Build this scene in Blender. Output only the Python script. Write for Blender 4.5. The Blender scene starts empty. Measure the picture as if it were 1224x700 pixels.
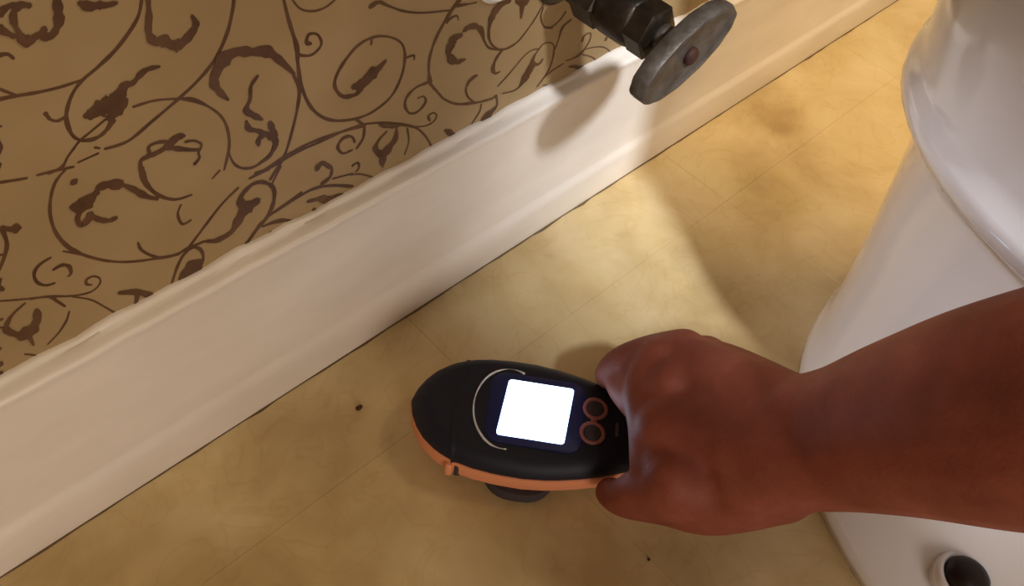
import bpy, bmesh, math, random
from mathutils import Vector, Matrix
random.seed(7)
C = bpy.context.scene.collection
sc = bpy.context.scene

# ------------------------------------------------------------------ camera
cam_d = bpy.data.cameras.new('camera'); cam = bpy.data.objects.new('camera', cam_d); C.objects.link(cam)
# columns: camera right, camera up, camera back, in world axes (x along wall, y into wall, z up)
RM = Matrix(((0.7231, 0.4908, -0.4860), (-0.6826, 0.6153, -0.3942), (0.1055, 0.6168, 0.7800)))
cam.matrix_world = Matrix.Translation((-0.2627, -0.2951, 0.517)) @ RM.to_4x4()
cam_d.sensor_width = 36.0; cam_d.lens = 29.412; cam_d.clip_start = 0.01; cam_d.clip_end = 50
sc.camera = cam

# ------------------------------------------------------------------ world, lamps, exposure
w = bpy.data.worlds.new('room_light'); sc.world = w; w.use_nodes = True
bg = w.node_tree.nodes['Background']
bg.inputs[0].default_value = (1.0, 0.72, 0.46, 1); bg.inputs[1].default_value = 0.17
def lamp(name, kind, loc, target, energy, color, size=0.1, **k):
    d = bpy.data.lights.new(name, kind); o = bpy.data.objects.new(name, d); C.objects.link(o)
    o.location = loc; d.energy = energy; d.color = color
    if kind == 'AREA': d.size = size
    else: d.shadow_soft_size = size
    for a, b in k.items(): setattr(d, a, b)
    o.rotation_euler = (Vector(target) - Vector(loc)).to_track_quat('-Z', 'Y').to_euler()
    return o
lamp('warm_room_lamp', 'AREA', (0.72, -0.42, 1.05), (0.3, -0.08, 0.0), 8.8, (1.0, 0.78, 0.48), 0.5)
lamp('cool_spot_lamp', 'SPOT', (-0.156, -0.86, 1.237), (0.40, -0.08, 0.06), 88, (0.86, 0.92, 1.0), 0.05, spot_size=math.radians(32), spot_blend=0.9)
lamp('cool_lamp_left', 'SPOT', (-0.60, -0.04, 0.88), (0.215, -0.245, 0.10), 13, (0.86, 0.88, 1.0), 0.03, spot_size=math.radians(14), spot_blend=0.7)
lamp('front_fill_lamp', 'AREA', (-0.55, -1.25, 0.42), (0.0, -0.1, 0.1), 3.3, (1.0, 0.89, 0.82), 0.45)  # added low fill to brighten the arm's lower edge and the baseboard face
sc.view_settings.view_transform = 'Standard'; sc.view_settings.look = 'None'
sc.view_settings.exposure = 0.55; sc.view_settings.gamma = 1.0

# ------------------------------------------------------------------ helpers
def tag(o, label=None, cat=None, group=None, kind=None):
    if label: o['label'] = label
    if cat: o['category'] = cat
    if group: o['group'] = group
    if kind: o['kind'] = kind
    return o
def empty(name, loc=(0, 0, 0), rz=0.0):
    o = bpy.data.objects.new(name, None); C.objects.link(o); o.location = loc; o.rotation_euler = (0, 0, rz)
    o.empty_display_size = 0.02
    return o
def obj(name, bm, mat, parent=None, smooth=True, auto=None):
    bmesh.ops.recalc_face_normals(bm, faces=bm.faces[:])
    me = bpy.data.meshes.new(name); bm.to_mesh(me); bm.free()
    if mat: me.materials.append(mat)
    if smooth:
        me.polygons.foreach_set('use_smooth', [True] * len(me.polygons))
        if auto: me.set_sharp_from_angle(angle=math.radians(auto))
    o = bpy.data.objects.new(name, me); C.objects.link(o)
    if parent: o.parent = parent
    return o
def bm_box(x0, x1, y0, y1, z0, z1, bev=0.0, seg=2):
    bm = bmesh.new(); bmesh.ops.create_cube(bm, size=1)
    for v in bm.verts:
        v.co = Vector(((x0 + x1) / 2 + v.co.x * (x1 - x0), (y0 + y1) / 2 + v.co.y * (y1 - y0), (z0 + z1) / 2 + v.co.z * (z1 - z0)))
    if bev: bmesh.ops.bevel(bm, geom=bm.edges[:], offset=bev, segments=seg, affect='EDGES', profile=0.6)
    return bm
def loft(rings, bm=None, cap=True, closed=True):
    bm = bm or bmesh.new(); vs = [[bm.verts.new(p) for p in r] for r in rings]; n = len(rings[0])
    for a, b in zip(vs, vs[1:]):
        for i in range(n if closed else n - 1):
            bm.faces.new((a[i], a[(i + 1) % n], b[(i + 1) % n], b[i]))
    if cap:
        bm.faces.new(vs[0]); bm.faces.new(vs[-1])
    return bm
def lathe(profile, n=32, axis='Z', origin=(0, 0, 0)):
    """profile: list of (radius, position along axis)"""
    rings = []
    o = Vector(origin)
    for r, t in profile:
        ring = []
        for i in range(n):
            a = 2 * math.pi * i / n
            p = Vector((r * math.cos(a), r * math.sin(a), t))
            if axis == '-Y': p = Vector((p.x, -t, p.y))
            if axis == 'X': p = Vector((t, p.x, p.y))
            ring.append(o + p)
        rings.append(ring)
    return loft(rings)
def cr(P, per=8):
    """Catmull-Rom through tuples of any length"""
    out = []
    n = len(P)
    if n == 2:
        return [tuple(a + (b - a) * k / 3 for a, b in zip(P[0], P[1])) for k in range(4)]
    for i in range(n - 1):
        p0, p1, p2, p3 = P[max(i - 1, 0)], P[i], P[i + 1], P[min(i + 2, n - 1)]
        for k in range(per):
            t = k / per
            out.append(tuple(0.5 * (2 * b + (c - a) * t + (2 * a - 5 * b + 4 * c - d) * t * t + (3 * b - a - 3 * c + d) * t ** 3)
                             for a, b, c, d in zip(p0, p1, p2, p3)))
    out.append(tuple(P[-1]))
    return out
def tube(P, r, n=10, bm=None):
    """tube through 3-D points, r a number or a list"""
    P = [Vector(p) for p in P]; rs = r if isinstance(r, (list, tuple)) else [r] * len(P)
    rings = []; nrm = None
    for i, p in enumerate(P):
        t = (P[min(i + 1, len(P) - 1)] - P[max(i - 1, 0)]).normalized()
        if nrm is None:
            nrm = t.orthogonal().normalized()
        nrm = (nrm - t * nrm.dot(t)).normalized(); b = t.cross(nrm)
        rings.append([p + (nrm * math.cos(2 * math.pi * k / n) + b * math.sin(2 * math.pi * k / n)) * rs[i] for k in range(n)])
    return loft(rings, bm)

# ------------------------------------------------------------------ materials
def mat(name, col, rough=0.5, metal=0.0, coat=0.0, spec=0.5):
    m = bpy.data.materials.new(name); m.use_nodes = True
    b = m.node_tree.nodes['Principled BSDF']
    b.inputs['Base Color'].default_value = (*col, 1); b.inputs['Roughness'].default_value = rough
    b.inputs['Metallic'].default_value = metal; b.inputs['Coat Weight'].default_value = coat
    b.inputs['Specular IOR Level'].default_value = spec
    return m
def mix_noise(m, stops, scale, detail=4.0, rough=0.55, bump=0.0, bump_scale=None, distort=0.0, stretch=(1, 1, 1)):
    """colour from a noise through a ramp in object space, plus an optional fine bump"""
    nt = m.node_tree; N, L = nt.nodes, nt.links; b = N['Principled BSDF']
    geo = N.new('ShaderNodeNewGeometry'); mp = N.new('ShaderNodeMapping'); mp.inputs['Scale'].default_value = stretch
    L.new(geo.outputs['Position'], mp.inputs['Vector'])
    n = N.new('ShaderNodeTexNoise'); n.inputs['Scale'].default_value = scale; n.inputs['Detail'].default_value = detail
    n.inputs['Roughness'].default_value = rough; n.inputs['Distortion'].default_value = distort
    L.new(mp.outputs[0], n.inputs['Vector'])
    r = N.new('ShaderNodeValToRGB'); e = r.color_ramp.elements
    e[0].position, e[0].color = stops[0][0], (*stops[0][1], 1)
    e[1].position, e[1].color = stops[-1][0], (*stops[-1][1], 1)
    for p, c in stops[1:-1]:
        x = e.new(p); x.color = (*c, 1)
    L.new(n.outputs['Fac'], r.inputs['Fac']); L.new(r.outputs['Color'], b.inputs['Base Color'])
    if bump:
        n2 = N.new('ShaderNodeTexNoise'); n2.inputs['Scale'].default_value = bump_scale or scale * 4; n2.inputs['Detail'].default_value = 3
        L.new(mp.outputs[0], n2.inputs['Vector'])
        bp = N.new('ShaderNodeBump'); bp.inputs['Strength'].default_value = bump; bp.inputs['Distance'].default_value = 0.001
        L.new(n2.outputs['Fac'], bp.inputs['Height']); L.new(bp.outputs['Normal'], b.inputs['Normal'])
    return r
M = {}
M['paper'] = mat('wallpaper_ground', (0.5, 0.38, 0.22), 0.62, spec=0.3)
mix_noise(M['paper'], [(0.3, (0.29, 0.195, 0.09)), (0.5, (0.33, 0.225, 0.108)), (0.7, (0.375, 0.265, 0.14))], 9, 3, bump=0.12, bump_scale=260)
M['print'] = mat('wallpaper_print', (0.15, 0.07, 0.03), 0.5, spec=0.4)
mix_noise(M['print'], [(0.3, (0.066, 0.026, 0.008)), (0.7, (0.118, 0.055, 0.024))], 60, 3)
M['trim'] = mat('baseboard_paint', (0.74, 0.66, 0.56), 0.38)
mix_noise(M['trim'], [(0.35, (0.70, 0.63, 0.55)), (0.65, (0.78, 0.71, 0.63))], 14, 4, bump=0.25, bump_scale=45, stretch=(0.5, 1, 1.5))
M['tile'] = mat('floor_tile_vinyl', (0.6, 0.45, 0.22), 0.42)
M['grime'] = mat('grime', (0.13, 0.08, 0.035), 0.9)
M['under'] = mat('floor_adhesive', (0.30, 0.21, 0.10), 0.9)
M['porcelain'] = mat('porcelain', (0.80, 0.77, 0.76), 0.12, coat=0.4)
M['valve'] = mat('tarnished_brass', (0.10, 0.07, 0.045), 0.42, 0.6)
mix_noise(M['valve'], [(0.35, (0.018, 0.012, 0.008)), (0.6, (0.04, 0.026, 0.016)), (0.75, (0.06, 0.042, 0.028))], 70, 5, bump=0.4, bump_scale=220)
M['handle'] = mat('dull_cast_metal', (0.25, 0.21, 0.17), 0.5, 0.55)
mix_noise(M['handle'], [(0.3, (0.07, 0.052, 0.036)), (0.55, (0.12, 0.10, 0.08)), (0.75, (0.17, 0.15, 0.125))], 90, 5, bump=0.5, bump_scale=260)
M['rust'] = mat('rusty_screw', (0.12, 0.03, 0.015), 0.7, 0.2)
mix_noise(M['rust'], [(0.3, (0.025, 0.006, 0.003)), (0.7, (0.07, 0.018, 0.008))], 300, 3)
M['navy'] = mat('navy_plastic', (0.008, 0.009, 0.018), 0.55, spec=0.3)
M['bezel'] = mat('glow_blue_surround', (0.004, 0.010, 0.085), 0.3)  # blue painted in for the glow around the screen
M['orange'] = mat('orange_plastic', (0.76, 0.29, 0.14), 0.5)
M['dark'] = mat('dark_rubber', (0.035, 0.025, 0.03), 0.7)
M['ring'] = mat('button_ring', (0.30, 0.10, 0.085), 0.5)
M['silver'] = mat('silver_line', (0.75, 0.78, 0.85), 0.25, 0.5)
M['logo'] = mat('faint_print', (0.10, 0.07, 0.06), 0.6)
M['bolt'] = mat('blackened_bolt', (0.02, 0.011, 0.007), 0.38, 0.5)
M['white'] = mat('white_plastic', (0.75, 0.72, 0.68), 0.4)
M['chrome'] = mat('chrome', (0.6, 0.6, 0.62), 0.15, 1.0)
M['cloth'] = mat('dark_cotton', (0.04, 0.045, 0.06), 0.9)
M['seat'] = mat('seat_plastic', (0.78, 0.75, 0.72), 0.22)
M['screen'] = mat('lit_display', (0.7, 0.8, 0.9), 0.3)
_b = M['screen'].node_tree.nodes['Principled BSDF']
_b.inputs['Emission Color'].default_value = (0.50, 0.74, 1.0, 1); _b.inputs['Emission Strength'].default_value = 4.0
M['skin'] = mat('skin', (0.40, 0.13, 0.075), 0.58, spec=0.25)
mix_noise(M['skin'], [(0.3, (0.18, 0.043, 0.025)), (0.55, (0.24, 0.062, 0.036)), (0.75, (0.31, 0.09, 0.055))], 28, 5, bump=0.3, bump_scale=420)  # tone darkened to stand in for shade from the unseen head and body
_b = M['skin'].node_tree.nodes['Principled BSDF']
_b.inputs['Subsurface Weight'].default_value = 0.12; _b.inputs['Subsurface Radius'].default_value = (0.008, 0.003, 0.0015); _b.inputs['Subsurface Scale'].default_value = 1.0

def tile_material(m):
    nt = m.node_tree; N, L = nt.nodes, nt.links; b = N['Principled BSDF']
    geo = N.new('ShaderNodeNewGeometry')
    def noise(scale, detail, rough=0.6, dist=0.0):
        n = N.new('ShaderNodeTexNoise'); n.inputs['Scale'].default_value = scale; n.inputs['Detail'].default_value = detail
        n.inputs['Roughness'].default_value = rough; n.inputs['Distortion'].default_value = dist
        L.new(geo.outputs['Position'], n.inputs['Vector']); return n
    def ramp(src, stops):
        r = N.new('ShaderNodeValToRGB'); e = r.color_ramp.elements
        e[0].position, e[0].color = stops[0][0], (*stops[0][1], 1); e[1].position, e[1].color = stops[-1][0], (*stops[-1][1], 1)
        for p, c in stops[1:-1]:
            x = e.new(p); x.color = (*c, 1)
        L.new(src, r.inputs['Fac']); return r
    base = ramp(noise(11, 5, 0.6, 0.6).outputs['Fac'], [(0.28, (0.50, 0.36, 0.165)), (0.5, (0.585, 0.445, 0.225)), (0.72, (0.66, 0.525, 0.30))])
    stain = ramp(noise(5.5, 4, 0.55, 0.3).outputs['Fac'], [(0.36, (0.72, 0.66, 0.58)), (0.55, (1, 1, 1))])
    vein = ramp(noise(17, 2, 0.5, 1.6).outputs['Fac'], [(0.475, (1, 1, 1)), (0.5, (0.95, 0.92, 0.88)), (0.525, (1, 1, 1))])
    speck = ramp(noise(150, 2).outputs['Fac'], [(0.215, (0.55, 0.43, 0.32)), (0.26, (1, 1, 1))])
    info = N.new('ShaderNodeObjectInfo'); rr = ramp(info.outputs['Random'], [(0.0, (0.95, 0.95, 0.95)), (1.0, (1.0, 0.99, 0.97))])
    prev = base.outputs['Color']
    for x in (stain, vein, speck, rr):
        mx = N.new('ShaderNodeMix'); mx.data_type = 'RGBA'; mx.blend_type = 'MULTIPLY'; mx.inputs['Factor'].default_value = 1.0
        L.new(prev, mx.inputs['A']); L.new(x.outputs['Color'], mx.inputs['B']); prev = mx.outputs['Result']
    L.new(prev, b.inputs['Base Color'])
    rg = N.new('ShaderNodeMapRange'); rg.inputs['To Min'].default_value = 0.34; rg.inputs['To Max'].default_value = 0.52
    L.new(noise(24, 4).outputs['Fac'], rg.inputs['Value']); L.new(rg.outputs[0], b.inputs['Roughness'])
    bp = N.new('ShaderNodeBump'); bp.inputs['Strength'].default_value = 0.10; bp.inputs['Distance'].default_value = 0.001
    L.new(noise(90, 3).outputs['Fac'], bp.inputs['Height']); L.new(bp.outputs['Normal'], b.inputs['Normal'])
tile_material(M['tile'])

# ------------------------------------------------------------------ room shell
X0, X1, Y0 = -1.24, 1.505, -1.30
WY = 0.016                                   # the papered wall; the baseboard's foot is at y = 0
floor = tag(obj('floor', bm_box(X0, X1, Y0, 0.0, -0.03, -0.003), M['under'], smooth=False), kind='structure')
ys = [0.0, -0.0785]
while ys[-1] > Y0 + 0.01: ys.append(max(ys[-1] - 0.305, Y0))
xs = [-1.24 + 0.305 * k for k in range(10)]
cache = {}
for j in range(len(ys) - 1):
    for i in range(len(xs) - 1):
        d = round(ys[j] - ys[j + 1], 4); g = 0.00004
        if d not in cache:
            t = obj('floor_tile', bm_box(-0.1525 + g, 0.1525 - g, -d / 2 + g, d / 2 - g, -0.003, 0.0, 0.0002, 1), M['tile'], floor, smooth=False); cache[d] = t
        else:
            t = cache[d].copy(); C.objects.link(t); t.parent = floor
        t.location = ((xs[i] + xs[i + 1]) / 2, (ys[j] + ys[j + 1]) / 2, random.uniform(-0.0001, 0.0))

wall = tag(obj('wall_back', bm_box(X0, X1, WY, WY + 0.08, 0.0, 1.5), M['paper'], smooth=False), kind='structure')

VINES = [
[(-0.1475,0.3086,0.00085),(-0.1516,0.301,0.00088),(-0.1621,0.2921,0.00113),(-0.1722,0.2866,0.00092),(-0.1806,0.2829,0.0009),(-0.1863,0.278,0.00085),(-0.1906,0.271,0.00102),(-0.1919,0.265,0.00118),(-0.1913,0.2585,0.00083),(-0.1877,0.2542,0.0008),(-0.1824,0.2532,0.00094),(-0.1766,0.2558,0.00103),(-0.1736,0.2585,0.001)],
[(-0.1804,0.2834,0.0007),(-0.1896,0.2839,0.0008),(-0.1981,0.2853,0.00085),(-0.2062,0.2873,0.001),(-0.2132,0.2886,0.00098)],
[(-0.2113,0.2939,0.0008),(-0.206,0.2878,0.00072)],
[(-0.1909,0.2698,0.00085),(-0.1948,0.2691,0.00085),(-0.1973,0.271,0.00073),(-0.1981,0.274,0.00106),(-0.1982,0.275,0.00105)],
[(-0.1897,0.2555,0.0007),(-0.1857,0.2541,0.00082),(-0.1808,0.2537,0.001),(-0.1768,0.2559,0.00127),(-0.1736,0.2592,0.00184)],
[(-0.1766,0.2607,0.00064),(-0.1841,0.2576,0.0007),(-0.1898,0.2553,0.00069),(-0.1933,0.2526,0.00067),(-0.197,0.2496,0.00064),(-0.2006,0.2451,0.00063)],
[(-0.1993,0.2468,0.0009),(-0.2018,0.2458,0.00093),(-0.2067,0.2457,0.0008)],
[(-0.2268,0.2519,0.00075),(-0.2196,0.2494,0.0009),(-0.2149,0.2479,0.00065)],
[(-0.211,0.2472,0.00066),(-0.204,0.2458,0.00093),(-0.1959,0.2436,0.00067)],
[(-0.1938,0.2449,0.00054),(-0.1842,0.2452,0.00069)],
[(-0.1848,0.249,0.00085),(-0.183,0.2474,0.00061)],
[(-0.1811,0.246,0.00082),(-0.1703,0.245,0.00099),(-0.1571,0.2501,0.00098),(-0.1436,0.2557,0.00099),(-0.1324,0.2611,0.00099),(-0.1222,0.2683,0.00111),(-0.1139,0.2789,0.00106),(-0.1089,0.2897,0.00102),(-0.1073,0.2953,0.00099)],
[(-0.1637,0.2613,0.00079),(-0.1546,0.2603,0.00078),(-0.1457,0.2572,0.00064),(-0.1368,0.2525,0.00136),(-0.1294,0.2446,0.00072),(-0.1244,0.236,0.00084),(-0.1227,0.2265,0.0009),(-0.1239,0.2158,0.001),(-0.129,0.2033,0.00076)],
[(-0.1246,0.215,0.00057),(-0.1235,0.2058,0.00071),(-0.1197,0.1995,0.00094),(-0.1136,0.1963,0.00106),(-0.1076,0.1969,0.00117),(-0.1011,0.2002,0.00125),(-0.0978,0.2062,0.00144)],
[(-0.2059,0.3062,0.00115),(-0.2025,0.3054,0.00088),(-0.2011,0.3027,0.00066)],
[(-0.1683,0.2275,0.00183),(-0.1688,0.2181,0.00159),(-0.165,0.2074,0.00111),(-0.1576,0.1994,0.00105),(-0.1485,0.1973,0.00067)],
[(-0.1996,0.2441,0.00074),(-0.2054,0.2398,0.00082),(-0.2101,0.232,0.00081),(-0.2131,0.2228,0.00093),(-0.2139,0.2118,0.00094),(-0.2116,0.2008,0.00136),(-0.207,0.1921,0.00103),(-0.1988,0.1819,0.00086),(-0.1893,0.174,0.00087),(-0.1774,0.1675,0.00094),(-0.1659,0.1626,0.00121),(-0.1588,0.1626,0.00126),(-0.1487,0.1616,0.00108)],
[(-0.2146,0.2003,0.00054),(-0.2079,0.1932,0.00082)],
[(-0.1815,0.1834,0.00077),(-0.1811,0.1774,0.00092),(-0.1769,0.1696,0.00097),(-0.1724,0.1655,0.001),(-0.1634,0.1614,0.0008)],
[(-0.1553,0.1944,0.00067),(-0.1583,0.1891,0.00079),(-0.1575,0.1812,0.00095),(-0.1524,0.181,0.00073)],
[(-0.1571,0.1634,0.00112),(-0.1466,0.172,0.00102),(-0.1345,0.1814,0.00094),(-0.1234,0.1872,0.00096)],
[(-0.1159,0.1896,0.00074),(-0.1037,0.1893,0.00075)],
[(-0.1314,0.2044,0.00087),(-0.1362,0.2014,0.00061)],
[(-0.1036,0.1786,0.00085),(-0.0969,0.1877,0.00094)],
[(-0.1066,0.1568,0.00087),(-0.0861,0.1612,0.00089)],
[(-0.1141,0.1503,0.00092),(-0.1052,0.1487,0.00177),(-0.0974,0.1445,0.00126),(-0.0902,0.1362,0.00095)],
[(-0.1745,0.138,0.00089),(-0.1689,0.1494,0.00099),(-0.1625,0.1587,0.00119),(-0.156,0.1616,0.00124),(-0.1519,0.1567,0.00118),(-0.1519,0.1494,0.00107),(-0.1557,0.1433,0.00123)],
[(-0.1508,0.1374,0.00137),(-0.1471,0.1369,0.00095)],
[(-0.2204,0.2,0.0007),(-0.2261,0.1989,0.00103),(-0.2298,0.1954,0.0009),(-0.2305,0.1895,0.00087),(-0.2279,0.185,0.00087),(-0.2239,0.1836,0.00074)],
[(-0.222,0.192,0.0009),(-0.2178,0.1924,0.00119),(-0.2151,0.1895,0.00113),(-0.2156,0.1847,0.0009),(-0.2175,0.1838,0.00056)],
[(-0.2488,0.1895,0.00055),(-0.2393,0.1833,0.00066),(-0.2286,0.1768,0.00086),(-0.2195,0.1701,0.0007),(-0.2113,0.1666,0.00066),(-0.206,0.1686,0.00058),(-0.2048,0.1725,0.00049),(-0.207,0.1759,0.00078),(-0.2105,0.1759,0.00088),(-0.2113,0.173,0.00084),(-0.2094,0.1708,0.00061)],
[(-0.2196,0.1696,0.00053),(-0.2128,0.1616,0.00055),(-0.2088,0.1533,0.00059),(-0.2046,0.1433,0.00068)],
[(-0.2046,0.1433,0.00043),(-0.1989,0.1395,0.00043)],
[(-0.2366,0.1809,0.00029),(-0.2291,0.1773,0.0009),(-0.2266,0.1714,0.00096),(-0.2245,0.1655,0.00059)],
[(-0.2239,0.161,0.00045),(-0.227,0.1558,0.00071),(-0.2327,0.1503,0.0007),(-0.2397,0.1463,0.00047)],
[(-0.2506,0.1478,0.00059),(-0.2471,0.1435,0.00055),(-0.2449,0.1376,0.00031)],
[(-0.2327,0.2278,0.00124),(-0.2338,0.2189,0.00099),(-0.2378,0.2117,0.00099),(-0.2424,0.2058,0.00069)],
[(-0.0829,0.2866,0.00088),(-0.0812,0.2728,0.00109),(-0.0787,0.2578,0.00148),(-0.0791,0.2477,0.00126),(-0.0785,0.2336,0.00124),(-0.0746,0.2188,0.00107),(-0.0677,0.2078,0.0011),(-0.0583,0.2005,0.0011),(-0.045,0.1956,0.00099),(-0.0327,0.195,0.00105),(-0.0201,0.1998,0.00113),(-0.0128,0.2105,0.00115),(-0.0102,0.223,0.00116),(-0.0129,0.2332,0.00076),(-0.0214,0.2406,0.00069),(-0.0313,0.2445,0.00093),(-0.0411,0.2439,0.00107),(-0.0494,0.2388,0.00121),(-0.0562,0.2315,0.00127),(-0.0583,0.2243,0.00118),(-0.054,0.2157,0.00131),(-0.0459,0.2127,0.00179),(-0.0407,0.2146,0.00161)],
[(-0.0826,0.2432,0.00085),(-0.0801,0.2327,0.00128),(-0.082,0.2224,0.00112),(-0.0865,0.2096,0.00101),(-0.0929,0.1954,0.00108),(-0.1004,0.186,0.00094)],
[(-0.0797,0.256,0.00061),(-0.0765,0.2518,0.00091),(-0.0701,0.2498,0.00089),(-0.0645,0.2534,0.00097),(-0.0662,0.2599,0.00074),(-0.0711,0.2619,0.00102),(-0.0729,0.258,0.00134),(-0.0702,0.2561,0.00101)],
[(-0.0785,0.2844,0.00047),(-0.0744,0.2776,0.00059),(-0.0678,0.2738,0.00071),(-0.0606,0.2732,0.00074),(-0.0539,0.2755,0.00062)],
[(-0.033,0.2447,0.00117),(-0.0334,0.2407,0.00101)],
[(-0.0097,0.222,0.00079),(-0.0039,0.2212,0.00094),(-0.0035,0.218,0.0006)],
[(-0.0336,0.2636,0.00176),(-0.0276,0.2642,0.00137),(-0.0212,0.2595,0.00077),(-0.0113,0.2528,0.00081),(0.0026,0.2466,0.00073),(0.0218,0.241,0.0007)],
[(0.0292,0.2453,0.00241),(0.0231,0.24,0.00166),(0.0179,0.2339,0.00133),(0.0119,0.2248,0.00136),(0.0081,0.2136,0.00122),(0.0082,0.2029,0.00119),(0.0102,0.1962,0.00119)],
[(0.0077,0.2022,0.00116),(0.0091,0.196,0.00134),(0.0155,0.1862,0.00093),(0.022,0.1773,0.00085),(0.0327,0.1686,0.00104),(0.0448,0.1634,0.00129),(0.0545,0.16,0.00089),(0.0643,0.1579,0.00124),(0.0684,0.1578,0.00134),(0.0702,0.1493,0.00111),(0.0671,0.1455,0.00133)],
[(0.0202,0.2345,0.00199),(0.0252,0.2356,0.00093),(0.0283,0.2348,0.00069),(0.0293,0.2319,0.0005)],
[(0.0276,0.2419,0.00142),(0.0382,0.2393,0.00057),(0.0431,0.2385,0.00034)],
[(0.0509,0.2108,0.00103),(0.0559,0.2024,0.00083),(0.0628,0.1978,0.00089),(0.0707,0.1945,0.00095),(0.0773,0.1941,0.00105),(0.0837,0.1957,0.00089),(0.0916,0.2019,0.00086),(0.0972,0.2079,0.00086),(0.1025,0.2159,0.00098),(0.1029,0.2192,0.0009)],
[(0.0696,0.1948,0.00139),(0.0648,0.1904,0.00152),(0.0623,0.1838,0.00203),(0.0652,0.1782,0.00119),(0.0697,0.1777,0.00065)],
[(0.103,0.213,0.00103),(0.1021,0.2061,0.00085),(0.1073,0.1967,0.00067),(0.1157,0.1925,0.00051)],
[(0.107,0.1968,0.00097),(0.1145,0.1939,0.00079),(0.1222,0.1966,0.00103),(0.1265,0.2011,0.00108)],
[(0.049,0.1837,0.00085),(0.0442,0.1841,0.00119),(0.0404,0.1791,0.00094)],
[(0.0481,0.1842,0.00154),(0.0419,0.1823,0.00165),(0.0397,0.1773,0.00105),(0.0423,0.1695,0.0009),(0.0497,0.161,0.00069)],
[(0.0689,0.1661,0.00088),(0.0793,0.1724,0.00089),(0.0896,0.1799,0.0008),(0.0972,0.1826,0.00061),(0.1039,0.181,0.00046)],
[(0.1029,0.1782,0.00093),(0.1085,0.1828,0.00067),(0.1159,0.1812,0.00042),(0.1206,0.1758,0.0008),(0.1213,0.1664,0.00099),(0.1193,0.1579,0.00106),(0.1144,0.1517,0.0011),(0.1091,0.1471,0.00101)],
[(0.1342,0.1922,0.00092),(0.1262,0.1893,0.00158),(0.1243,0.1813,0.0009),(0.1221,0.1732,0.00076)],
[(0.1342,0.1559,0.00056),(0.1237,0.155,0.00073),(0.1137,0.152,0.00091)],
[(0.1508,0.1681,0.00181),(0.152,0.1722,0.00115),(0.1581,0.1721,0.00064),(0.1598,0.1671,0.00094),(0.1568,0.161,0.00117),(0.1513,0.1569,0.00176),(0.1436,0.1564,0.00064),(0.1363,0.1578,0.00046)],
[(0.1559,0.1592,0.00044),(0.1686,0.1561,0.00051),(0.1813,0.1498,0.00053),(0.1934,0.1379,0.00041)],
[(0.1542,0.1555,0.00058),(0.1652,0.1489,0.00044),(0.1723,0.1426,0.00053),(0.1726,0.1389,0.0006)],
[(0.1784,0.1587,0.00267),(0.1794,0.1589,0.00235)],
[(0.1156,0.1456,0.00045),(0.1308,0.1388,0.00046)],
[(0.0067,0.1971,0.00122),(-0.0015,0.1975,0.00094),(-0.0083,0.1939,0.00129),(-0.01,0.188,0.00118),(-0.0064,0.1804,0.00084),(0.0001,0.1784,0.00114),(0.006,0.1826,0.00131),(0.0046,0.1879,0.00064),(-0.0004,0.1888,0.00053)],
[(-0.0502,0.1908,0.00079),(-0.0406,0.1889,0.00076),(-0.0287,0.184,0.00093),(-0.014,0.1754,0.00131),(-0.002,0.1669,0.00087),(0.0055,0.1574,0.00087),(0.0109,0.1469,0.00094),(0.0146,0.1355,0.00077)],
[(-0.002,0.1673,0.00051),(0.0066,0.1637,0.00063),(0.0128,0.1637,0.00095),(0.0157,0.1671,0.00091),(0.0131,0.1711,0.00065),(0.0088,0.1705,0.00113),(0.0104,0.1658,0.00084)],
[(-0.0081,0.1694,0.00079),(-0.0067,0.1576,0.00077),(-0.0101,0.1486,0.00065)],
[(-0.0459,0.1957,0.00127),(-0.0398,0.1871,0.00129)],
[(-0.0401,0.1876,0.00093),(-0.0413,0.1789,0.00126),(-0.0464,0.1735,0.00114)],
[(-0.0474,0.1788,0.00104),(-0.0494,0.1841,0.00104),(-0.0551,0.1861,0.00148),(-0.0593,0.1818,0.00123),(-0.0563,0.175,0.00094),(-0.0493,0.1739,0.0009)],
[(-0.0401,0.1876,0.00129),(-0.0539,0.191,0.00113),(-0.069,0.1916,0.00115),(-0.0869,0.1922,0.00115),(-0.1029,0.1902,0.00094),(-0.1127,0.1918,0.00089)],
[(-0.0501,0.1616,0.0011),(-0.0462,0.1618,0.00099),(-0.0453,0.1576,0.00093),(-0.0479,0.1551,0.00066)],
[(-0.0522,0.1553,0.00073),(-0.0445,0.1514,0.00074),(-0.0355,0.1436,0.00071),(-0.0291,0.1377,0.00051)],
[(-0.075,0.1723,0.00177),(-0.0705,0.1746,0.00144),(-0.0661,0.1688,0.00095)],
[(-0.075,0.174,0.00254),(-0.0702,0.1754,0.00132),(-0.0649,0.1686,0.00109),(-0.0663,0.1617,0.00151),(-0.0724,0.1598,0.00177)],
[(-0.1088,0.156,0.00116),(-0.0933,0.1584,0.00127),(-0.0784,0.1591,0.0012),(-0.0652,0.1541,0.00124),(-0.0507,0.1445,0.00121)],
[(-0.0648,0.1594,0.00077),(-0.0502,0.1553,0.00078)],
[(-0.0802,0.1431,0.00131),(-0.0786,0.142,0.00132)],
[(-0.1163,0.1898,0.00083),(-0.1046,0.1912,0.00093),(-0.0938,0.1931,0.00122),(-0.0829,0.1941,0.00093),(-0.0687,0.1936,0.0009),(-0.0483,0.1896,0.0009)],
[(-0.0938,0.1931,0.00149),(-0.1044,0.1821,0.00112)],
[(0.0547,0.158,0.00084),(0.054,0.152,0.00088),(0.0479,0.1447,0.0009),(0.045,0.1389,0.00071)],
[(0.074,0.1577,0.00059),(0.0857,0.1548,0.00075),(0.0926,0.1568,0.00132),(0.0984,0.1612,0.00234)],
[(0.1092,0.1415,0.00085),(0.0999,0.139,0.00174),(0.0891,0.1372,0.0008)]]
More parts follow.
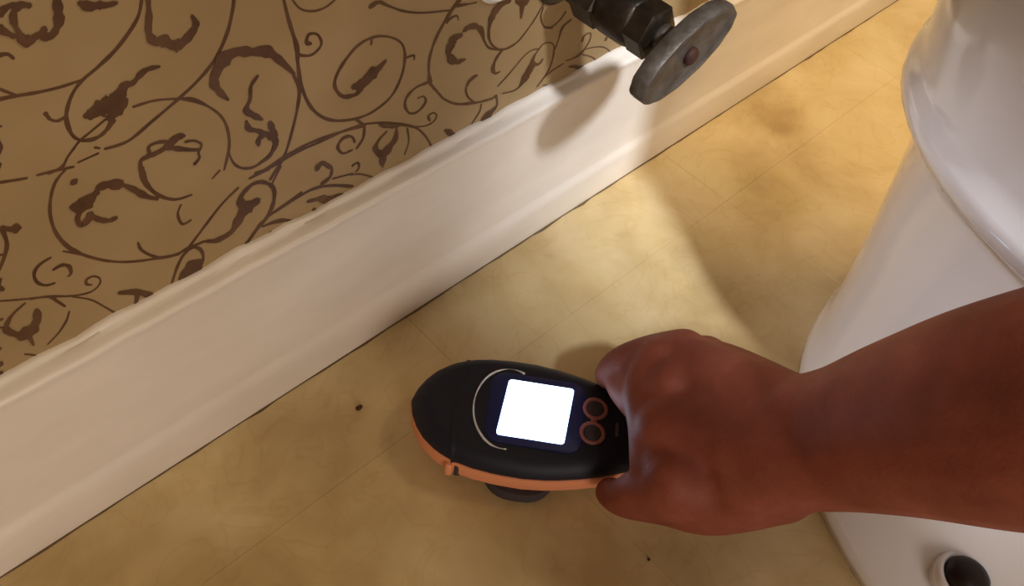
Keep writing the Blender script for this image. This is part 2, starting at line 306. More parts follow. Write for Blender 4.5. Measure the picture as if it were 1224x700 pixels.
LEAVES = [
[(-0.1842,0.2664,0.00157),(-0.1816,0.2662,0.00286),(-0.1781,0.2669,0.00415),(-0.1747,0.2672,0.00514),(-0.1713,0.2676,0.00544),(-0.1678,0.2699,0.00335),(-0.1654,0.2728,0.00244),(-0.1625,0.2741,0.00156)],
[(-0.1754,0.2608,0.00194),(-0.1716,0.2623,0.00292),(-0.1678,0.2639,0.0022),(-0.1656,0.2669,0.00119)],
[(-0.1668,0.2708,0.00239),(-0.1645,0.2732,0.00188),(-0.1606,0.2732,0.0014),(-0.1564,0.2759,0.00164),(-0.1528,0.2769,0.00138),(-0.1475,0.276,0.00075)],
[(-0.1019,0.2509,0.00087),(-0.1065,0.2464,0.00124),(-0.108,0.2395,0.00106),(-0.1112,0.2341,0.00185),(-0.1083,0.2296,0.00211),(-0.1032,0.2238,0.0008)],
[(-0.1122,0.2276,0.00093),(-0.1115,0.222,0.00175),(-0.1069,0.2183,0.00128),(-0.1026,0.214,0.00186),(-0.099,0.2097,0.00253),(-0.098,0.2044,0.00178),(-0.1022,0.1988,0.00136),(-0.1076,0.1969,0.00106)],
[(-0.0996,0.2203,0.00147),(-0.0984,0.2141,0.00225),(-0.0978,0.2091,0.00192)],
[(-0.1079,0.2087,0.00105),(-0.107,0.213,0.00193),(-0.1034,0.2139,0.0015)],
[(-0.1193,0.2442,0.00071),(-0.1234,0.252,0.00234),(-0.1243,0.2588,0.00264),(-0.1181,0.2666,0.00432),(-0.1107,0.2682,0.00285),(-0.1033,0.2651,0.00271),(-0.0956,0.2622,0.00321),(-0.0896,0.2551,0.00218),(-0.0818,0.2428,0.001)],
[(-0.1448,0.3088,0.00114),(-0.1462,0.3013,0.00148),(-0.1483,0.2938,0.00189),(-0.147,0.2886,0.00213),(-0.1433,0.2875,0.00292),(-0.1396,0.2838,0.00261),(-0.135,0.2832,0.00282),(-0.1295,0.2866,0.00204),(-0.1272,0.2894,0.00174),(-0.1282,0.2942,0.00087)],
[(-0.1403,0.2856,0.00159),(-0.1384,0.2798,0.00065)],
[(-0.1887,0.3212,0.00121),(-0.1919,0.3226,0.00165),(-0.1948,0.3206,0.0015),(-0.1961,0.3169,0.00149),(-0.1959,0.3125,0.0011),(-0.1953,0.3088,0.00287),(-0.1921,0.3072,0.00154)],
[(-0.2001,0.322,0.00206),(-0.1965,0.3233,0.00139),(-0.1933,0.3236,0.00094)],
[(-0.2021,0.3166,0.00211),(-0.1996,0.3135,0.00142),(-0.1977,0.3111,0.00096)],
[(-0.1952,0.3079,0.00152),(-0.1886,0.3091,0.0015),(-0.1866,0.311,0.00119)],
[(-0.1788,0.3204,0.00156),(-0.18,0.315,0.00226),(-0.1811,0.3111,0.00208),(-0.1838,0.3078,0.00145),(-0.1862,0.3065,0.00155),(-0.1893,0.3072,0.00103)],
[(-0.1883,0.3087,0.00126),(-0.1852,0.3066,0.00179)],
[(-0.1715,0.3162,0.00147),(-0.1683,0.3134,0.00229),(-0.1646,0.3126,0.00182),(-0.1618,0.3116,0.00157),(-0.1574,0.3111,0.0008)],
[(-0.2196,0.2714,0.0012),(-0.2189,0.2678,0.00117),(-0.2212,0.2644,0.00067)],
[(-0.1694,0.2245,0.00101),(-0.1677,0.2315,0.00112),(-0.1633,0.2325,0.00139),(-0.1624,0.2372,0.00084),(-0.1585,0.2377,0.00089),(-0.1537,0.2361,0.00099)],
[(-0.1634,0.2321,0.00167),(-0.1585,0.2321,0.00136),(-0.154,0.2331,0.00213),(-0.1485,0.2357,0.00255),(-0.1444,0.2346,0.00073)],
[(-0.1541,0.2327,0.00183),(-0.1499,0.2295,0.00149),(-0.1442,0.2256,0.00116),(-0.1395,0.2231,0.00079)],
[(-0.1452,0.2312,0.00072),(-0.1404,0.2294,0.00066),(-0.1376,0.2252,0.00068),(-0.14,0.2215,0.00069),(-0.1402,0.218,0.00074),(-0.1435,0.2156,0.00099)],
[(-0.1656,0.2048,0.00101),(-0.1708,0.2101,0.00159),(-0.1752,0.2174,0.00195),(-0.1788,0.2224,0.00073)],
[(-0.1798,0.2231,0.00299),(-0.1849,0.2264,0.00281),(-0.19,0.2272,0.00189)],
[(-0.1906,0.2251,0.00158),(-0.1954,0.2229,0.00358),(-0.1993,0.2213,0.00472),(-0.2034,0.2231,0.00183)],
[(-0.1978,0.2146,0.00203),(-0.1947,0.2092,0.00159),(-0.1908,0.2058,0.00149),(-0.1869,0.2053,0.00128)],
[(-0.1993,0.2196,0.00193),(-0.203,0.2155,0.00136),(-0.2027,0.2102,0.00141),(-0.1983,0.2124,0.00224)],
[(-0.1985,0.2364,0.00226),(-0.1981,0.2355,0.00227)],
[(-0.148,0.1615,0.00103),(-0.1419,0.1579,0.00196),(-0.1326,0.1586,0.00208),(-0.1259,0.1662,0.00349),(-0.1213,0.1702,0.00515),(-0.1149,0.1714,0.00308),(-0.113,0.1718,0.00205)],
[(-0.1234,0.1715,0.00309),(-0.1238,0.1785,0.00216),(-0.1209,0.1823,0.00155),(-0.1144,0.185,0.00132),(-0.1079,0.182,0.00133),(-0.1034,0.1746,0.0014),(-0.1047,0.1647,0.0014),(-0.11,0.1559,0.00143),(-0.1163,0.1518,0.00149),(-0.1238,0.1453,0.00117),(-0.1307,0.1402,0.00086)],
[(-0.1103,0.1419,0.0025),(-0.1055,0.1407,0.00126)],
[(-0.1555,0.1489,0.00502),(-0.1618,0.1451,0.00609),(-0.1667,0.1409,0.00251)],
[(-0.1993,0.1566,0.00099),(-0.1902,0.15,0.00235),(-0.1834,0.1403,0.00148)],
[(-0.1903,0.1495,0.00203),(-0.1936,0.142,0.00103)],
[(-0.2392,0.1805,0.00057),(-0.2455,0.1777,0.00072),(-0.2496,0.174,0.00123),(-0.2517,0.1697,0.00185),(-0.2491,0.1636,0.00217),(-0.2454,0.1616,0.00549),(-0.242,0.1624,0.00364),(-0.2382,0.1666,0.00226),(-0.2364,0.173,0.00163)],
[(-0.2449,0.1599,0.00228),(-0.2452,0.1508,0.0004)],
[(-0.227,0.2248,0.00288),(-0.2304,0.2263,0.00156),(-0.2326,0.229,0.00107)],
[(-0.0469,0.2188,0.00223),(-0.0406,0.2179,0.00388),(-0.0337,0.2215,0.00467),(-0.0285,0.2234,0.00245),(-0.0237,0.2266,0.00082)],
[(0.0515,0.2101,0.00112),(0.0481,0.218,0.00213),(0.0427,0.2225,0.00195),(0.0376,0.2236,0.00229),(0.0338,0.2226,0.00129)],
[(0.0326,0.2203,0.00164),(0.0272,0.2203,0.00332),(0.0246,0.2171,0.00437),(0.0229,0.2121,0.0024),(0.0252,0.2063,0.00297),(0.0305,0.2022,0.00208),(0.037,0.2012,0.00087)],
[(0.0711,0.2303,0.00209),(0.062,0.2289,0.00283),(0.0579,0.2254,0.00372),(0.0555,0.2194,0.00194),(0.0555,0.2107,0.00117),(0.059,0.203,0.00079),(0.0656,0.1966,0.00061)],
[(0.0766,0.2283,0.00182),(0.0825,0.2242,0.00314),(0.0874,0.2235,0.00233)],
[(0.0826,0.2222,0.00279),(0.083,0.2129,0.00102)],
[(0.0909,0.157,0.0016),(0.0958,0.1631,0.0043),(0.0996,0.1686,0.00439),(0.0999,0.1735,0.00216),(0.102,0.1781,0.0009)],
[(0.0999,0.1705,0.00121),(0.1069,0.1675,0.00122),(0.1106,0.1702,0.00095)],
[(0.1408,0.1507,0.00057),(0.1514,0.1456,0.00175),(0.1562,0.1379,0.0012)],
[(0.1529,0.1449,0.00154),(0.1686,0.1386,0.00073)],
[(-0.0293,0.1832,0.00117),(-0.022,0.1783,0.00205),(-0.0146,0.1749,0.0013)],
[(-0.0166,0.1738,0.00085),(-0.0175,0.1658,0.00228),(-0.0234,0.1603,0.00381),(-0.027,0.1567,0.00404),(-0.0277,0.1476,0.00061)],
[(-0.0275,0.1576,0.00298),(-0.0328,0.1654,0.00227),(-0.0301,0.1712,0.00117),(-0.0238,0.1751,0.00067)],
[(-0.0833,0.1517,0.00114),(-0.0742,0.1485,0.00225),(-0.069,0.1443,0.00346),(-0.0581,0.1421,0.00126)],
[(0.0698,0.1488,0.00112),(0.063,0.145,0.00432),(0.0578,0.1409,0.00436),(0.0543,0.1371,0.00209)],
[(0.0232,0.1518,0.00099),(0.029,0.1458,0.00278),(0.0343,0.1369,0.00186)]]

def stroke_mesh(bm, P, dx=0.0, dz=0.0, flip=1, lift=0.0004):
    Q = cr(P, 6)
    L_, R_ = [], []
    for k, (x, z, h) in enumerate(Q):
        a = Q[max(k - 1, 0)]; b = Q[min(k + 1, len(Q) - 1)]
        t = Vector((b[0] - a[0], b[1] - a[1])); t = t.normalized() if t.length > 1e-9 else Vector((1, 0))
        n = Vector((-t.y, t.x)); h = max(h * 0.9, 0.0005)
        wob = 1 + (0.15 * math.sin(k * 0.75 + len(P) * 2.1) + 0.10 * math.sin(k * 1.35 + P[0][0] * 90)) * min(1, h / 0.0015)
        h *= wob
        L_.append((x + n.x * h, z + n.y * h)); R_.append((x - n.x * h, z - n.y * h))
        if k in (0, len(Q) - 1):
            s = -1 if k == 0 else 1
            e = (x + t.x * h * 0.7 * s, z + t.y * h * 0.7 * s)
            if k == 0: L_.insert(0, e); R_.insert(0, e)
            else: L_.append(e); R_.append(e)
    vl = [bm.verts.new((flip * x + dx, WY - lift, z + dz)) for x, z in L_]
    vr = [bm.verts.new((flip * x + dx, WY - lift, z + dz)) for x, z in R_]
    for k in range(len(vl) - 1):
        try: bm.faces.new((vl[k], vl[k + 1], vr[k + 1], vr[k]))
        except ValueError: pass
def print_mesh(name, strokes, lift):
    bm = bmesh.new()
    for s, P in enumerate(strokes):
        P = [(x, max(z, 0.134), h) for x, z, h in P]
        l = lift + s * 0.000002
        stroke_mesh(bm, P, lift=l)
        for dx, dz, fl in REPEATS:
            Q = [(fl * x + dx, fl * z + dz, h) for x, z, h in P]
            if all(-0.95 < x < 1.0 and 0.136 < z < 0.80 and not hidden_zone(x, z) for x, z, h in Q):
                stroke_mesh(bm, Q, lift=l)
    bmesh.ops.remove_doubles(bm, verts=bm.verts[:], dist=1e-6)
    o = obj(name, bm, M['print'], wall, smooth=False)
    return o
def hidden_zone(x, z):
    # the stretch of wall whose scrolls are traced one by one; the repeat of the pattern starts beyond it
    return x > -0.196 - 0.363 * (0.327 - z) and z < 0.329 - 0.361 * (x + 0.1975)
REPEATS = [(0.466 * i + 0.068 * j, 0.188 * j, 1) for j in range(0, 4) for i in range(-3, 3) if (i, j) != (0, 0)] + \
          [(0.002 + 0.466 * i + 0.068 * j, 0.466 + 0.188 * j, -1) for j in range(0, 3) for i in range(-3, 3)]
tag(print_mesh('scroll_print', VINES, 0.0001), 'thin brown printed scrolls of the wallpaper')
tag(print_mesh('leaf_print', LEAVES, 0.0004), 'broad brown printed acanthus leaves of the wallpaper')

# baseboard: profile (depth in front of the wall, height)
prof = [(-0.016, 0.0009), (-0.0004, 0.0009), (0.0, 0.004), (-0.0001, 0.030), (-0.0006, 0.0335), (-0.0016, 0.0365), (-0.0028, 0.0390), (-0.0034, 0.0420), (-0.0036, 0.130), (-0.0034, 0.1335),
        (-0.0030, 0.1352), (-0.0029, 0.1370), (-0.0034, 0.1384), (-0.0048, 0.1392), (-0.0080, 0.1398), (-0.0108, 0.1404), (-0.0120, 0.1414), (-0.0128, 0.1426), (-0.0140, 0.1432), (-0.0156, 0.1432), (-0.016, 0.1432)]
rings = []
n = 260
for k in range(n + 1):
    x = X0 + (X1 - X0) * k / n
    wv = 0.0011 * math.sin(x * 61) * math.sin(x * 23 + 1) + 0.0007 * math.sin(x * 173) + random.uniform(-0.0005, 0.0005)
    rings.append([(x, -d + (wv * 0.35 if d > -0.012 and z > 0.12 else 0), z + (wv if z > 0.141 else 0)) for d, z in prof])
bb = tag(obj('baseboard_back', loft(rings), M['trim'], auto=50), kind='structure')
# dirt packed in the joint under the baseboard
bm = bmesh.new(); rr = []
for k in range(220):
    x = X0 + 0.01 + (X1 - X0 - 0.02) * k / 219
    h = 0.0008; d = 0.0001 + max(0, random.gauss(0.0002, 0.0006))
    rr.append([(x, -d, 0.0001), (x, -d, 0.0003), (x, 0.004, h), (x, 0.004, 0.0001)])
obj('joint_dirt', loft(rr), M['grime'], bb, smooth=False)

# ------------------------------------------------------------------ toilet
XC = 0.29
toilet = tag(empty('toilet', (XC, -0.42, 0.0)), 'white porcelain toilet with a flared foot standing beside the wallpapered wall', 'toilet')
NR = 72
def egg(z, yr, yf, cy, wd, nr=2.3, nf=2.0, n=NR):
    out = []
    for k in range(n):
        a = 2 * math.pi * k / n; c, s = math.cos(a), math.sin(a)
        if s >= 0: e = nr; l = yr - cy
        else: e = nf; l = cy - yf
        px = wd * math.copysign(abs(c) ** (2 / e), c); py = cy + l * math.copysign(abs(s) ** (2 / e), s)
        out.append((px, py + 0.42, z))
    return out
rings = [egg(0.0, -0.204, -0.735, -0.44, 0.232, 2.12), egg(0.010, -0.203, -0.736, -0.44, 0.233, 2.12), egg(0.018, -0.204, -0.73, -0.44, 0.228, 2.12), egg(0.026, -0.205, -0.72, -0.435, 0.212, 2.15),
         egg(0.038, -0.205, -0.70, -0.43, 0.190), egg(0.06, -0.203, -0.68, -0.42, 0.170), egg(0.10, -0.198, -0.66, -0.41, 0.153), egg(0.15, -0.192, -0.65, -0.40, 0.146),
         egg(0.195, -0.186, -0.655, -0.40, 0.146), egg(0.214, -0.182, -0.665, -0.40, 0.154), egg(0.221, -0.176, -0.675, -0.40, 0.167), egg(0.226, -0.168, -0.685, -0.405, 0.179),
         egg(0.230, -0.164, -0.692, -0.41, 0.186), egg(0.235, -0.161, -0.696, -0.41, 0.190), egg(0.241, -0.1605, -0.70, -0.41, 0.1912), egg(0.247, -0.1610, -0.70, -0.41, 0.1908), egg(0.254, -0.1625, -0.70, -0.41, 0.1888), egg(0.262, -0.1635, -0.70, -0.415, 0.1868, 2.4), egg(0.28, -0.163, -0.70, -0.42, 0.1842, 2.6), egg(0.32, -0.159, -0.70, -0.43, 0.1825, 2.8), egg(0.37, -0.155, -0.71, -0.44, 0.184, 2.9),
         egg(0.388, -0.155, -0.712, -0.44, 0.185, 2.9), egg(0.393, -0.158, -0.71, -0.44, 0.182, 2.8), egg(0.394, -0.17, -0.70, -0.44, 0.17, 2.8)]
obj('bowl', loft(rings), M['porcelain'], toilet)
obj('seat', loft([egg(z, -0.20, -0.735 + o, -0.46, 0.206 - o) for z, o in ((0.396, 0.004), (0.400, 0.0), (0.410, 0.0), (0.415, 0.004))]), M['seat'], toilet)
obj('lid', loft([egg(z, -0.20, -0.735 + o, -0.46, 0.23 - o, 1.9) for z, o in ((0.416, 0.004), (0.420, 0.0), (0.428, 0.002), (0.434, 0.012), (0.437, 0.04))]), M['seat'], toilet)  # unseen; outline widened so its shadow borders the bright floor patch
obj('deck', bm_box(-0.10, 0.10, 0.20, 0.39, 0.345, 0.3955, 0.012, 3), M['porcelain'], toilet)
obj('unseen_tank', bm_box(-0.105, 0.105, 0.225, 0.40, 0.396, 0.74, 0.012, 3), M['porcelain'], toilet)  # unseen; added and kept narrow to cast the shadow edge on the baseboard
obj('unseen_tank_lid', bm_box(-0.11, 0.11, 0.219, 0.405, 0.742, 0.775, 0.01, 3), M['porcelain'], toilet)
# bolt in its recess on the near side of the foot
bx, by, bz = -0.190, 0.03, 0.040
obj('bolt_collar', lathe([(0.010, -0.004), (0.0185, -0.004), (0.0185, 0.004), (0.0175, 0.0065), (0.0158, 0.0075), (0.0142, 0.0065), (0.0138, 0.002), (0.0, 0.002)], 32, 'Z', (bx, by, bz - 0.004)), M['porcelain'], toilet)
bl = obj('floor_bolt', lathe([(0.0134, -0.002), (0.0134, 0.004), (0.0126, 0.0065), (0.0100, 0.0092), (0.0060, 0.0108), (0.0, 0.0114)], 24, 'Z', (bx, by, bz - 0.001)), M['bolt'], toilet, auto=40)
tag(bl, 'black domed bolt cap')

# ------------------------------------------------------------------ shut-off valve
VX, VZ = 0.115, 0.2345
valve = tag(empty('shutoff_valve', (VX, 0.0, VZ)), 'dark tarnished water shutoff valve with an oval handle, sticking out above the baseboard', 'valve')
obj('wall_flange', lathe([(0.0, -0.0155), (0.022, -0.0155), (0.022, -0.014), (0.018, -0.011), (0.0135, -0.009), (0.0, -0.009)], 32, '-Y'), M['valve'], valve)
obj('supply_pipe', lathe([(0.0135, -0.010), (0.0135, 0.012)], 24, '-Y'), M['valve'], valve)
obj('compression_nut', lathe([(0.0165, 0.006), (0.0185, 0.0075), (0.0185, 0.0245), (0.0165, 0.026)], 6, '-Y'), M['valve'], valve, auto=35)
obj('valve_body', lathe([(0.0150, 0.025), (0.0168, 0.027), (0.0172, 0.032), (0.0172, 0.046), (0.0165, 0.050), (0.0150, 0.052)], 32, '-Y'), M['valve'], valve)
obj('bonnet_nut', lathe([(0.0150, 0.050), (0.0172, 0.0515), (0.0172, 0.064), (0.0150, 0.066), (0.0095, 0.0675)], 6, '-Y'), M['valve'], valve, auto=35)
obj('stem', lathe([(0.0085, 0.066), (0.0085, 0.073), (0.0070, 0.0735), (0.0070, 0.083)], 20, '-Y'), M['handle'], valve)
obj('outlet', lathe([(0.010, 0.012), (0.010, 0.022), (0.0145, 0.023), (0.0145, 0.036), (0.012, 0.038), (0.005, 0.039), (0.005, 0.12)], 20, 'Z', (0, -0.038, 0)), M['valve'], valve)
def oval(y, a, b, tilt, n=56):
    out = []
    for k in range(n):
        t = 2 * math.pi * k / n
        u = a * math.copysign(abs(math.cos(t)) ** 0.95, math.cos(t)); v = b * math.sin(t)
        f = 1 + 0.012 * math.cos(14 * t)
        out.append(((u * math.cos(tilt) - v * math.sin(tilt)) * f, y, (u * math.sin(tilt) + v * math.cos(tilt)) * f))
    return out
TL = math.radians(20)
A, B = 0.041, 0.020
hd = obj('oval_handle', loft([oval(-0.0785, A * 0.86, B * 0.8, TL), oval(-0.0795, A * 0.97, B * 0.95, TL), oval(-0.0812, A, B, TL), oval(-0.0885, A, B, TL), oval(-0.0905, A * 0.97, B * 0.95, TL), oval(-0.0908, A * 0.9, B * 0.86, TL),
     oval(-0.0895, A * 0.84, B * 0.78, TL), oval(-0.0893, A * 0.3, B * 0.3, TL)]), M['handle'], valve, auto=40)
tag(hd, 'thin grey oval handle with a worn rim')
obj('handle_screw', lathe([(0.0055, 0.088), (0.0055, 0.0915), (0.0045, 0.0928), (0.0, 0.0930)], 20, '-Y'), M['rust'], valve)

# small pale fitting whose lower edge peeks in at the top of the picture
tag(obj('wall_plate', lathe([(0.0, 0.0003), (0.020, 0.0003), (0.020, 0.003), (0.017, 0.006), (0.0, 0.0065)], 40, '-Y', (0.059, WY, 0.2545)), M['white'], None, auto=40),
    'small round white plate on the wallpaper at the upper edge, left of the valve', 'wall plate')

# ------------------------------------------------------------------ moisture meter (lies along its own +x)
meter = tag(empty('moisture_meter', (-0.075, -0.0759, 0.0), math.radians(-50)), 'navy handheld moisture meter with an orange rim and a glowing white screen, on the floor', 'meter')
def half(u):
    pts = [(-0.002, 0.0), (0.0, 0.0085), (0.004, 0.0165), (0.010, 0.0245), (0.020, 0.0325), (0.032, 0.0378), (0.045, 0.0408), (0.060, 0.0425), (0.078, 0.0428), (0.095, 0.0412), (0.112, 0.0376), (0.128, 0.033), (0.142, 0.0275), (0.156, 0.0235), (0.175, 0.022), (0.188, 0.019), (0.197, 0.012), (0.201, 0.0)]
    for (a, b), (c, d) in zip(pts, pts[1:]):
        if a <= u <= c: return b + (d - b) * (u - a) / (c - a)
    return 0.0
def outline(scale=1.0, inset=0.0, z=0.0, u0=-0.002, u1=0.201, n=44):
    us = [u0 + (u1 - u0) * (0.5 - 0.5 * math.cos(math.pi * k / n)) for k in range(n + 1)]
    up = [(u, half(u)) for u in us]; lo = [(u, -half(u)) for u in reversed(us[1:-1])]
    c = (0.085, 0.0); out = []
    for u, v in up + lo:
        l = math.hypot(u - c[0], v); s = scale * max(0.0, (l - inset)) / l
        out.append((c[0] + (u - c[0]) * s, v * s, z))
    return out
obj('lower_shell', loft([outline(1, 0.008, 0.0105), outline(1, 0.004, 0.0112), outline(1, 0.0015, 0.0135), outline(1, -0.0002, 0.0165), outline(1, -0.0006, 0.0295), outline(1, 0.0006, 0.0300)]), M['orange'], meter, auto=60)
top = [outline(1, 0.0010, 0.0290), outline(1, 0.0003, 0.0302)]
for i in range(1, 9):
    a = i / 8 * math.pi / 2
    top.append(outline(1, 0.013 * (1 - math.cos(a)) , 0.0302 + 0.0126 * math.sin(a)))
top += [outline(1, 0.017, 0.0429), outline(0.45, 0.0, 0.0432)]
obj('upper_shell', loft(top), M['navy'], meter, auto=60)
# nose joint band and its orange catch
bm = bmesh.new(); rr = []
for k in range(41):
    t = k / 40; v = -0.0378 + 0.0756 * t; q = abs(v) / 0.0378
    z = 0.0432 if q < 0.66 else 0.0300 + 0.0132 * math.sqrt(max(0, 1 - ((q - 0.66) / 0.34) ** 2))
    u = 0.0305 + 0.004 * (q * q) - 0.002
    rr.append([(u - 0.0016, v * 1.008, z + 0.0002), (u + 0.0016, v * 1.008, z + 0.0002), (u + 0.0016, v * 1.008, z - 0.002), (u - 0.0016, v * 1.008, z - 0.002)])
obj('nose_band', loft(rr), M['navy'], meter, auto=40)
for s in (-1, 1):
    obj('side_catch', bm_box(0.0275, 0.0325, s * 0.0375 - 0.003, s * 0.0375 + 0.003, 0.014, 0.0275, 0.0018, 2), M['orange'], meter)
obj('nose_seam', bm_box(0.0335, 0.0375, -0.0392, 0.0392, 0.0130, 0.0272, 0.0008, 1), M['dark'], meter)
# sensor pad below
pad = []
for z, s in ((0.0, 0.94), (0.0015, 1.0), (0.0125, 1.0)):
    pad.append([(0.0765 + 0.0275 * s * math.copysign(abs(math.cos(a)) ** 0.7, math.cos(a)), 0.0450 * s * math.copysign(abs(math.sin(a)) ** 0.7, math.sin(a)), z) for a in [2 * math.pi * k / 40 for k in range(40)]])
obj('sensor_pad', loft(pad), M['dark'], meter, auto=50)
# display surround and screen
ZT = 0.0432
def rrect(u0, u1, v0, v1, r, z, n=6, skew=0.0):
    mv = (v0 + v1) / 2
    out = []
    for cx, cy, a0 in ((u1 - r, v1 - r, 0), (u0 + r, v1 - r, 90), (u0 + r, v0 + r, 180), (u1 - r, v0 + r, 270)):
        for k in range(n + 1):
            a = math.radians(a0 + 90 * k / n); x, y = cx + r * math.cos(a), cy + r * math.sin(a); out.append((x + skew * (y - mv), y, z))
    return out
SV = 0.0
obj('display_surround', loft([rrect(0.049, 0.112, SV - 0.0265, SV + 0.0265, 0.010, ZT - 0.001), rrect(0.049, 0.112, SV - 0.0265, SV + 0.0265, 0.010, ZT + 0.0003), rrect(0.050, 0.111, SV - 0.0255, SV + 0.0255, 0.009, ZT + 0.0006)]), M['bezel'], meter, auto=30)
scr = obj('screen', loft([rrect(0.0585, 0.1025, SV - 0.0212, SV + 0.0212, 0.0022, ZT + 0.0004, 6, 0.09), rrect(0.0585, 0.1025, SV - 0.0212, SV + 0.0212, 0.0022, ZT + 0.0011, 6, 0.09)]), M['screen'], meter, smooth=False)
tag(scr, 'blank white backlit screen')
arc = [(0.062 + 0.0225 * math.cos(a), SV + 0.0302 * math.sin(a), ZT + 0.0003 - 0.0016 * max(0, abs(math.sin(a)) - 0.75) * 4) for a in [math.radians(68 + (277 - 68) * k / 40) for k in range(41)]]
rad = [0.0004 + 0.0007 * abs(2 * k / 40 - 1) ** 0.7 for k in range(41)]
obj('indicator_arc', tube(arc, rad, 8), M['silver'], meter)
for v in (SV + 0.0092, SV - 0.0092):
    u = 0.1195 if v > SV else 0.1185
    b = obj('button', lathe([(0.0, 0.0), (0.0056, 0.0), (0.0056, 0.0012), (0.0048, 0.0017), (0.0, 0.0015)], 28, 'Z', (u, v, ZT - 0.0006)), M['dark'], meter)
    ring = []
    for k in range(40):
        a = 2 * math.pi * k / 40
        ring.append([(u + (0.0072 + d * 0.9) * math.cos(a), v + (0.0072 + d * 0.9) * math.sin(a), ZT + h) for d, h in ((-0.0014, -0.001), (-0.0014, 0.0006), (0.0, 0.0009), (0.0014, 0.0006), (0.0014, -0.001))])
    bm = bmesh.new(); vs = [[bm.verts.new(p) for p in r_] for r_ in ring]
    for k in range(40):
        for q in range(5): bm.faces.new((vs[k][q], vs[(k + 1) % 40][q], vs[(k + 1) % 40][(q + 1) % 5], vs[k][(q + 1) % 5]))
    obj('button_ring', bm, M['ring'], b)
obj('button_bridge', bm_box(0.1170, 0.1210, SV - 0.0022, SV + 0.0022, ZT - 0.0006, ZT + 0.0006, 0.0004, 1), M['ring'], meter)

obj('faint_print', bm_box(0.1335, 0.1355, SV - 0.009, SV + 0.001, ZT - 0.0008, ZT + 0.0002), M['logo'], meter, smooth=False)

# ------------------------------------------------------------------ person: right forearm and hand
HAND = [
[(0.0311, -0.2726, 0.1281, 0.0365), (0.0388, -0.2893, 0.15, 0.0385), (0.039, -0.3091, 0.1902, 0.0438), (0.0362, -0.3336, 0.2376, 0.0495), (0.034, -0.368, 0.296, 0.051), (0.016, -0.412, 0.352, 0.0525), (-0.02, -0.462, 0.398, 0.054)],
[(0.0327, -0.1538, 0.06, 0.0105), (0.0225, -0.1687, 0.066, 0.0115), (0.014, -0.1856, 0.078, 0.013)],
[(0.035, -0.1641, 0.074, 0.012), (0.0224, -0.1783, 0.078, 0.0125), (0.0069, -0.1995, 0.084, 0.014)],
[(-0.0159, -0.2359, 0.076, 0.0185), (-0.0218, -0.2244, 0.062, 0.015), (-0.0245, -0.2189, 0.052, 0.013)],
[(0.0242, -0.1972, 0.092, 0.018), (-0.0102, -0.2285, 0.084, 0.018)],
[(0.0359, -0.1795, 0.095, 0.0165), (0.0156, -0.1854, 0.088, 0.013), (-0.0003, -0.2038, 0.086, 0.013), (-0.0135, -0.219, 0.078, 0.013)],
[(0.032, -0.2665, 0.1278, 0.032), (0.0398, -0.226, 0.1121, 0.025), (0.0449, -0.1862, 0.098, 0.0165)],
[(0.0285, -0.2694, 0.1267, 0.034), (0.0213, -0.2403, 0.1036, 0.03), (0.0042, -0.2119, 0.092, 0.02)],
[(0.0251, -0.2736, 0.1225, 0.032), (0.0071, -0.2581, 0.0858, 0.027), (-0.0132, -0.2355, 0.086, 0.02)],
[(0.0375, -0.2536, 0.1224, 0.03), (0.0547, -0.2038, 0.098, 0.018), (0.0258, -0.1979, 0.096, 0.02)],
[(0.0213, -0.2725, 0.1054, 0.029), (-0.0015, -0.2565, 0.075, 0.0205), (-0.0143, -0.2367, 0.06, 0.015), (-0.0257, -0.2184, 0.048, 0.0118), (-0.023, -0.2064, 0.034, 0.01)],
[(0.0513, -0.185, 0.098, 0.015), (0.0389, -0.1694, 0.088, 0.0128), (0.0304, -0.157, 0.072, 0.011), (0.0298, -0.1517, 0.052, 0.0095), (0.0425, -0.1518, 0.032, 0.0085)],
[(0.0632, -0.196, 0.092, 0.015), (0.063, -0.1735, 0.066, 0.012), (0.0595, -0.1641, 0.046, 0.01), (0.0637, -0.166, 0.028, 0.0088)],
[(0.07, -0.2161, 0.088, 0.014), (0.0764, -0.1932, 0.058, 0.0115), (0.0769, -0.1834, 0.036, 0.01), (0.0796, -0.1861, 0.022, 0.0085)],
[(0.0727, -0.2319, 0.085, 0.013), (0.0815, -0.2121, 0.055, 0.01), (0.0854, -0.2039, 0.034, 0.0088), (0.0885, -0.2059, 0.022, 0.0078)]]

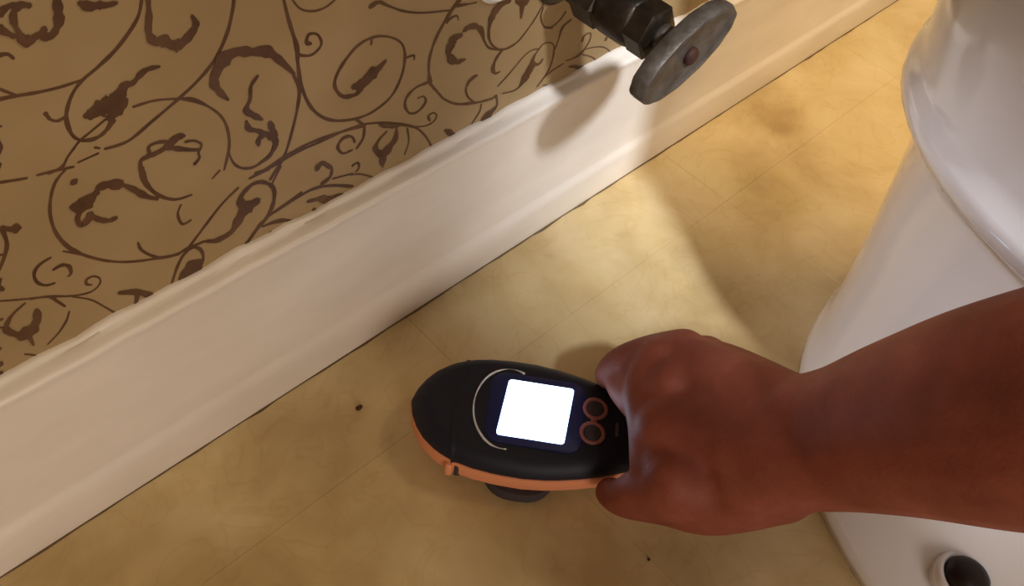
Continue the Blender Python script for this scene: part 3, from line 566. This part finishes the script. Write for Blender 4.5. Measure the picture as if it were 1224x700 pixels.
person = tag(empty('person', (0.02, -0.23, 0.0)), 'bare right forearm and hand reaching in to grip the handle of the meter', 'person')
def chain_tube(bm, P):
    Q = cr(P, 7)
    pts = [Vector(q[:3]) for q in Q]; rs = [max(q[3], 0.004) for q in Q]
    t0 = (pts[0] - pts[1]).normalized(); t1 = (pts[-1] - pts[-2]).normalized()
    pre, post = [], []
    for a in (75, 50, 25):
        r = math.radians(a)
        pre.append((pts[0] + t0 * rs[0] * math.sin(r), rs[0] * math.cos(r)))
    for a in (25, 50, 75):
        r = math.radians(a)
        post.append((pts[-1] + t1 * rs[-1] * math.sin(r), rs[-1] * math.cos(r)))
    allp = pre + list(zip(pts, rs)) + post
    tube([p for p, r in allp], [r for p, r in allp], 22, bm)
bm = bmesh.new()
for ch in HAND: chain_tube(bm, ch)
off = Vector((0.02, -0.23, 0.0))
for v in bm.verts: v.co -= off
arm = obj('arm', bm, M['skin'], person)
rm = arm.modifiers.new('join', 'REMESH'); rm.mode = 'VOXEL'; rm.voxel_size = 0.0017; rm.use_smooth_shade = True
sm = arm.modifiers.new('soften', 'SMOOTH'); sm.factor = 0.5; sm.iterations = 26
sl = [(-0.010, -0.462, 0.392, 0.061), (-0.04, -0.50, 0.418, 0.066), (-0.09, -0.56, 0.455, 0.072)]  # unseen sleeve, turned aside so its shade falls on the hand
bm = bmesh.new(); tube([Vector(p[:3]) - off for p in sl], [p[3] for p in sl], 28, bm)
obj('sleeve', bm, M['cloth'], person)

# ------------------------------------------------------------------ crumbs of dirt on the floor
def crumb(x, y, s, label, seed):
    random.seed(seed); bm = bmesh.new(); bmesh.ops.create_icosphere(bm, subdivisions=2, radius=s)
    for v in bm.verts:
        v.co *= random.uniform(0.8, 1.2); v.co.x *= 1.25; v.co.z *= 0.55; v.co.z += s * 0.55
    o = obj('dirt_crumb', bm, M['rust']); o.location = (x, y, 0.0002); tag(o, label, 'crumb'); return o
crumb(-0.0955, -0.0412, 0.0020, 'dark brown crumb on the floor left of the meter nose', 1)
crumb(-0.0217, -0.2484, 0.0010, 'tiny dark speck of dirt on the floor below the thumb', 2)
